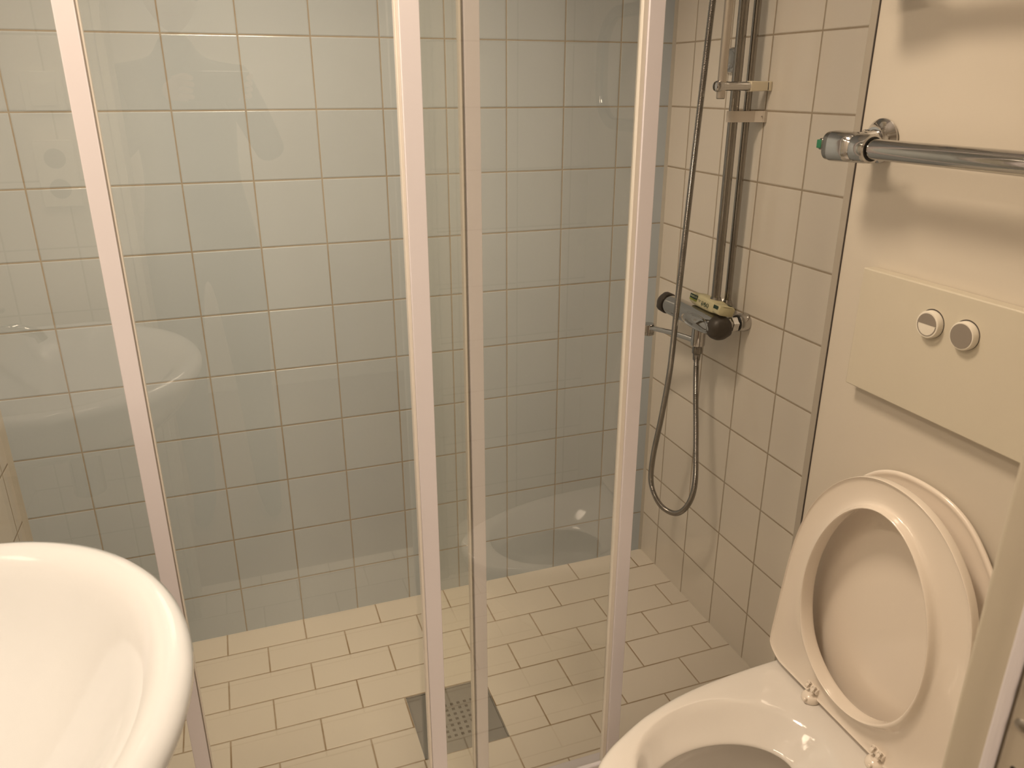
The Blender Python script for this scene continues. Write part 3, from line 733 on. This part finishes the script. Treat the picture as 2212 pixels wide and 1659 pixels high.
secs = [(0.0, -.004), (-0.002, .0030), (0.006, .0062), (.020, .0066), (.034, .0050), (.055, .0036), (.25, .0016), (.5, .0004), (.80, .0010), (.885, .0040), (.915, .0115), (.95, .0150), (.985, .0148), (1.0, .0115), (1.005, -.004), (.99, -.012), (.93, -.0155), (.6, -.019), (.3, -.0175), (.06, -.012), (0.01, -.008), (0.0, -.004)]
b = bmesh.new(); Rs = [[b.verts.new(p) for p in seat_ring(*s_)] for s_ in secs[:-1]]
for A, B in zip(Rs, Rs[1:]+Rs[:1]): bridge(b, A, B)
build('seat', b, M['seatplastic'], tl, angle=None, sub=1)
# lid
LO = seat_outline(.007)
lc = Vector((0, .20, 0))
def lid_ring(t, dn): return [plane_pt(q.x-.006, q.y, -0.226, -0.2120, ZS-.003, dn) for q in [p.lerp(lc, t) for p in LO]]
b = bmesh.new()
rings = [lid_ring(.9, .0), lid_ring(.5, .0), lid_ring(.12, .0004), lid_ring(.045, .0012), lid_ring(.030, .0038), lid_ring(.012, .0046), lid_ring(0, .0030), lid_ring(-.002, -.0005), lid_ring(.01, -.004), lid_ring(.04, -.0070), lid_ring(.2, -.0085), lid_ring(.5, -.0095), lid_ring(.9, -.0095)]
loft(b, rings); build('lid', b, M['seatplastic'], tl, angle=None, sub=1)
for sgn, yh in ((1, Y0+.073), (-1, Y0-.076)):
    b = bmesh.new(); lathe(b, (-.272, yh, .4000), (0, 0, 1), [(0, .0150), (.002, .0158), (.005, .0158), (.010, .0140), (.014, .0085), (.0148, 0)], 32)
    hg = build('hinge', b, M['seatplastic'], tl)
    b = bmesh.new(); lathe(b, (-.268, yh-.011, .4215), (0, 1, 0), [(0, .0052), (.001, .0060), (.021, .0060), (.022, .0052)], 20); build('hinge_pin', b, M['seatplastic'], hg)
    for dy in (-.0085, .0045):
        b = bmesh.new(); rings = []
        for k in range(9):
            a = math.radians(-10 + 22*k); c = Vector((-.2715 - .0045*math.cos(a)-.002, yh+dy, .4235 + .0085*math.sin(a)))
            rings.append([c + Vector((.0022*u_*math.cos(a), 0, .0022*u_*math.sin(a))) + Vector((0, v_, 0)) for u_, v_ in ((-1, 0), (1, 0), (1, .0052), (-1, .0052))])
        loft(b, rings); build('hinge_claw', b, M['seatplastic'], hg, bevel=.0005, smooth=False)
    b = bmesh.new(); lathe(b, (-.2875, yh-.004, .4085), (-1, 0, .2), [(-.004, .0030), (.002, .0030), (.003, .0022)], 14); build('hinge_screw', b, M['seatplastic'], hg)

# ------------------------------------------------------------------ wash basin
BXc, BYc, BA, BB = -1.450, -1.222, .251, .297
wb = thing('wash_basin', 'white glazed oval wash basin in the bottom left corner', 'basin', (XL, BYc, 0.8))
def basin_ring(dd, z, xback=None, extra=0.0):
    xb = XL+.001 if xback is None else xback
    P = []
    a, bb = BA-dd, BB-dd
    n1 = 60
    for i in range(n1+1):
        th = -PI/2 + PI*i/n1
        P.append(Vector((BXc + a*math.cos(th), BYc + bb*math.sin(th), z)))
    for i in range(1, 12): P.append(Vector((BXc + (xb-BXc)*i/12, BYc + bb, z)))
    for i in range(0, 21): P.append(Vector((xb, BYc + bb - 2*bb*i/20, z)))
    for i in range(1, 12): P.append(Vector((xb + (BXc-xb)*i/12, BYc - bb, z)))
    return P
DK = -1.565
rings = [basin_ring(.17, .735), basin_ring(.10, .755), basin_ring(.045, .795), basin_ring(.015, .835), basin_ring(.004, .856), basin_ring(.000, .867), basin_ring(.0015, .875), basin_ring(.007, .882), basin_ring(.016, .8855), basin_ring(.026, .8850, -1.63),
         basin_ring(.036, .8805, DK), basin_ring(.046, .8735, DK+.004), basin_ring(.058, .862, DK+.010), basin_ring(.074, .846, DK+.018), basin_ring(.095, .828, DK+.03), basin_ring(.122, .810, DK+.05), basin_ring(.155, .795, DK+.075), basin_ring(.192, .785, DK+.10), basin_ring(.228, .781, DK+.12)]
b = bmesh.new(); loft(b, rings); build('bowl', b, M['porcelain'], wb, angle=None)
b = bmesh.new(); lathe(b, (-1.452, BYc, .7805), (0, 0, 1), [(0, .024), (.002, .0225), (.0035, .018), (.0025, 0)], 32); build('waste_plug', b, M['chrome'], wb)
bt = thing('basin_tap', 'chrome single-lever tap standing on the back deck of the wash basin', 'tap', (-1.605, BYc, .884))
b = bmesh.new(); lathe(b, (-1.605, BYc, .8845), (0, 0, 1), [(0, .026), (.004, .026), (.008, .022), (.07, .020), (.085, .022), (.10, .018), (.104, 0)], 32); build('body', b, M['chrome'], bt)
b = bmesh.new(); tube(b, [Vector((-1.60, BYc, .94)), Vector((-1.56, BYc, .955)), Vector((-1.515, BYc, .957)), Vector((-1.485, BYc, .945)), Vector((-1.478, BYc, .93))], .0105, 16); build('spout', b, M['chrome'], bt)
b = bmesh.new(); box(b, -1.62, -1.53, BYc-.009, BYc+.009, .990, .998); build('lever', b, M['chrome'], bt, bevel=.003)
b = bmesh.new(); lathe(b, (XL+.06, BYc, .05), (0, 0, 1), [(0, .016), (.60, .016)], 20)
lathe(b, (XL+.20, BYc, .60), (0, 0, 1), [(0, .03), (.128, .03)], 24)
tag(build('basin_waste_pipe', b, M['chrome'], None), 'chrome waste pipe under the wash basin', 'pipe')

# lamps (above the frame), switch and socket that show as reflections in the glass
b = bmesh.new(); lathe(b, (-1.05, -0.80, CEIL-.001), (0, 0, -1), [(0, .17), (.012, .17), (.020, .165)], 48)
t = build('ceiling_lamp', b, M['ceiling'], None); tag(t, 'round white ceiling lamp above the shower entrance', 'lamp')
b = bmesh.new(); box(b, XL+.001, XL+.070, -1.42, -0.78, 2.04, 2.11)
t = build('mirror_lamp', b, M['ceiling'], None, bevel=.004); tag(t, 'long white wall lamp above the wash basin', 'lamp')
b = bmesh.new(); box(b, -1.498, -1.418, YF, YF+.012, 1.335, 1.415); t = build('light_switch', b, M['buttonplastic'], None, bevel=.003); tag(t, 'square white light switch on the front wall beside the doorway', 'switch')
b = bmesh.new(); box(b, -1.484, -1.432, YF+.010, YF+.017, 1.345, 1.395); build('rocker', b, M['buttonplastic'], t, bevel=.002)
b = bmesh.new(); box(b, -1.500, -1.420, YF, YF+.014, 1.130, 1.275); t = build('wall_socket', b, M['buttonplastic'], None, bevel=.003); tag(t, 'white double wall socket on the front wall below the switch', 'socket')
for z in (1.235, 1.170):
    b = bmesh.new(); lathe(b, (-1.460, YF+.0142, z), (0, 1, 0), [(0, .0215), (.0004, .0215)], 32); build('socket_face', b, M['greydisc'], t)

# ------------------------------------------------------------------ the photographer in the doorway, seen only as a faint reflection in the glass
def skin_body(name, joints, edges, mat, parent, root=0, sub=2):
    me = bpy.data.meshes.new(name); off = Vector(parent.location) if parent else Vector((0, 0, 0))
    me.from_pydata([Vector(j[:3]) - off for j in joints], edges, []); me.materials.append(mat)
    o = bpy.data.objects.new(name, me); link(o, parent)
    o.modifiers.new('skin', 'SKIN').use_smooth_shade = True
    for i, j in enumerate(joints):
        v = me.skin_vertices[0].data[i]; v.radius = (j[3], j[4] if len(j) > 4 else j[3]); v.use_root = (i == root)
    sm = o.modifiers.new('sub', 'SUBSURF'); sm.levels = sub; sm.render_levels = sub
    return o
px, py = -1.200, -2.200
pr = thing('person', 'person in dark clothes standing in the doorway, holding up a phone with both hands', 'person', (px, py, 0))
J = [(px, py, .96, .155, .115),            # 0 pelvis
     (px, py, 1.12, .135, .105), (px, py+.01, 1.28, .155, .115), (px, py+.005, 1.39, .150, .095), (px, py, 1.455, .055, .055), (px, py+.02, 1.53, .052, .055),   # 1-5 spine, neck
     (px+.155, py, 1.40, .055, .055), (px+.235, py+.03, 1.19, .047, .047), (px+.150, py+.205, 1.335, .033, .033), (px+.130, py+.245, 1.365, .024, .028),   # 6-9 right arm
     (px-.155, py, 1.40, .055, .055), (px-.215, py+.05, 1.19, .047, .047), (px-.060, py+.215, 1.335, .033, .033), (px-.035, py+.245, 1.365, .024, .028),   # 10-13 left arm
     (px+.095, py, .88, .095, .095), (px+.100, py+.015, .50, .062, .062), (px+.105, py-.01, .12, .042, .045), (px+.105, py+.00, .05, .040, .040), (px+.115, py+.14, .035, .038, .026),
     (px-.095, py, .88, .095, .095), (px-.100, py+.015, .50, .062, .062), (px-.105, py-.01, .12, .042, .045), (px-.105, py+.00, .05, .040, .040), (px-.115, py+.14, .035, .038, .026)]
E_ = [(0, 1), (1, 2), (2, 3), (3, 4), (4, 5), (3, 6), (6, 7), (7, 8), (8, 9), (3, 10), (10, 11), (11, 12), (12, 13), (0, 14), (14, 15), (15, 16), (16, 17), (17, 18), (0, 19), (19, 20), (20, 21), (21, 22), (22, 23)]
skin_body('body', J, E_, M['shirt'], pr, 0)
# head with face, slightly bowed towards the phone
hc = Vector((px+.005, py+.045, 1.635))
Rh = Matrix.Rotation(math.radians(-14), 3, 'X')
b = bmesh.new(); bmesh.ops.create_uvsphere(b, u_segments=36, v_segments=26, radius=1.0)
for v in b.verts:
    p = v.co.copy(); x, y, z = p.x*.076, p.y*.096, p.z*.116
    if z < 0: x *= 1 - .32*(-z/.116)**1.6; y *= 1 - .12*(-z/.116)
    if p.y > .2:
        y += .020*math.exp(-((x/.013)**2 + ((z+.014)/.018)**2)) + .006*math.exp(-((x/.012)**2 + ((z-.012)/.03)**2))   # nose
        y += .006*math.exp(-((x/.026)**2 + ((z+.052)/.010)**2))                                            # lips
        y += .006*math.exp(-((x/.022)**2 + ((z+.090)/.018)**2))                                            # chin
        for sx in (-1, 1): y -= .009*math.exp(-(((x-sx*.031)/.016)**2 + ((z-.012)/.012)**2))                # eye sockets
    v.co = hc + Rh @ Vector((x, y, z))
hd = build('head', b, M['skin'], pr, angle=None)
for sx in (-1, 1):
    b = bmesh.new(); lathe(b, hc + Rh @ Vector((sx*.031, .070, .010)), Rh @ Vector((0, 1, 0)), [(0, .0115), (.006, .0095), (.0095, .0055), (.011, 0)], 20); ey = build('eye', b, M['eyewhite'], hd)
    b = bmesh.new(); lathe(b, hc + Rh @ Vector((sx*.031, .0795, .008)), Rh @ Vector((0, 1, 0)), [(0, .0052), (.0018, .0035), (.0022, 0)], 16); build('iris', b, M['iris'], hd)
    b = bmesh.new(); lathe(b, hc + Rh @ Vector((sx*.070, -.004, .004)), (sx, .15, 0), [(0, .016), (.008, .024), (.014, .026), (.013, .018), (.009, .010), (.009, 0)], 24, sx=1.0, sy=.72, up=(0, 0, 1)); build('ear', b, M['skin'], hd)
b = bmesh.new(); tube(b, [hc + Rh @ Vector((x, .091 + .004*(1-(x/.022)**2), -.053)) for x in (-.022, -.011, 0, .011, .022)], lambda i: (.0012, .0035, .0042, .0035, .0012)[i], 10)
build('mouth', b, simple('lips', (0.42, 0.17, 0.14), 0.45), hd)
b = bmesh.new(); bmesh.ops.create_uvsphere(b, u_segments=36, v_segments=26, radius=1.0)
for v in list(b.verts):
    p = v.co
    if p.z < -.35 or (p.y > .55 and p.z < .42): b.verts.remove(v); continue
    v.co = hc + Rh @ Vector((p.x*.082, p.y*.100 - .004, p.z*.122 + .003))
h_ = build('hair', b, M['hair'], hd, angle=None); so_ = h_.modifiers.new('thick', 'SOLIDIFY'); so_.thickness = .007
# phone, held in landscape just behind the lens
fwd = Vector(R_ROWS[2]); rt = Vector(R_ROWS[0]); up_ = -Vector(R_ROWS[1])
pc = CAM - fwd*.022 + rt*.030 - up_*.012
b = bmesh.new(); pv = box(b, -.080, .080, -.0375, .0375, -.0042, .0042)
for v in b.verts: v.co = pc + rt*v.co.x + up_*v.co.y + fwd*v.co.z
ph = build('mobile_phone', b, M['phone'], None, bevel=.003, seg=3)
tag(ph, 'black mobile phone held out in landscape by the person in the doorway', 'phone')
# hands: palm and five separate bent fingers closing on the phone edges
for sx in (1, -1):
    w0 = Vector(J[9 if sx > 0 else 13][:3]); edge = pc + rt*(sx*.080)
    mid = w0.lerp(edge - fwd*.030 - up_*.012, .62)
    Jh = [(*w0, .024, .020), (*mid, .021, .030)]; Eh = [(0, 1)]
    for k in range(4):
        kn = mid + up_*(.026 - .017*k) + (edge-mid)*.35
        kn2 = edge + rt*(sx*.010) + up_*(.024 - .017*k) - fwd*.004
        tip = edge + rt*(-sx*(.010 + .004*(k % 2))) + up_*(.022 - .016*k) + fwd*.0125
        i0 = len(Jh); Jh += [(*kn, .0095), (*kn2, .0085), (*tip, .0070)]; Eh += [(1, i0), (i0, i0+1), (i0+1, i0+2)]
    tb = mid - up_*.022 - fwd*.002; t1 = edge - up_*.040 - fwd*.014; t2 = edge - rt*(sx*.024) - up_*.026 - fwd*.0125
    i0 = len(Jh); Jh += [(*tb, .0110), (*t1, .0095), (*t2, .0080)]; Eh += [(1, i0), (i0, i0+1), (i0+1, i0+2)]
    skin_body('hand', Jh, Eh, M['skin'], pr, 0)
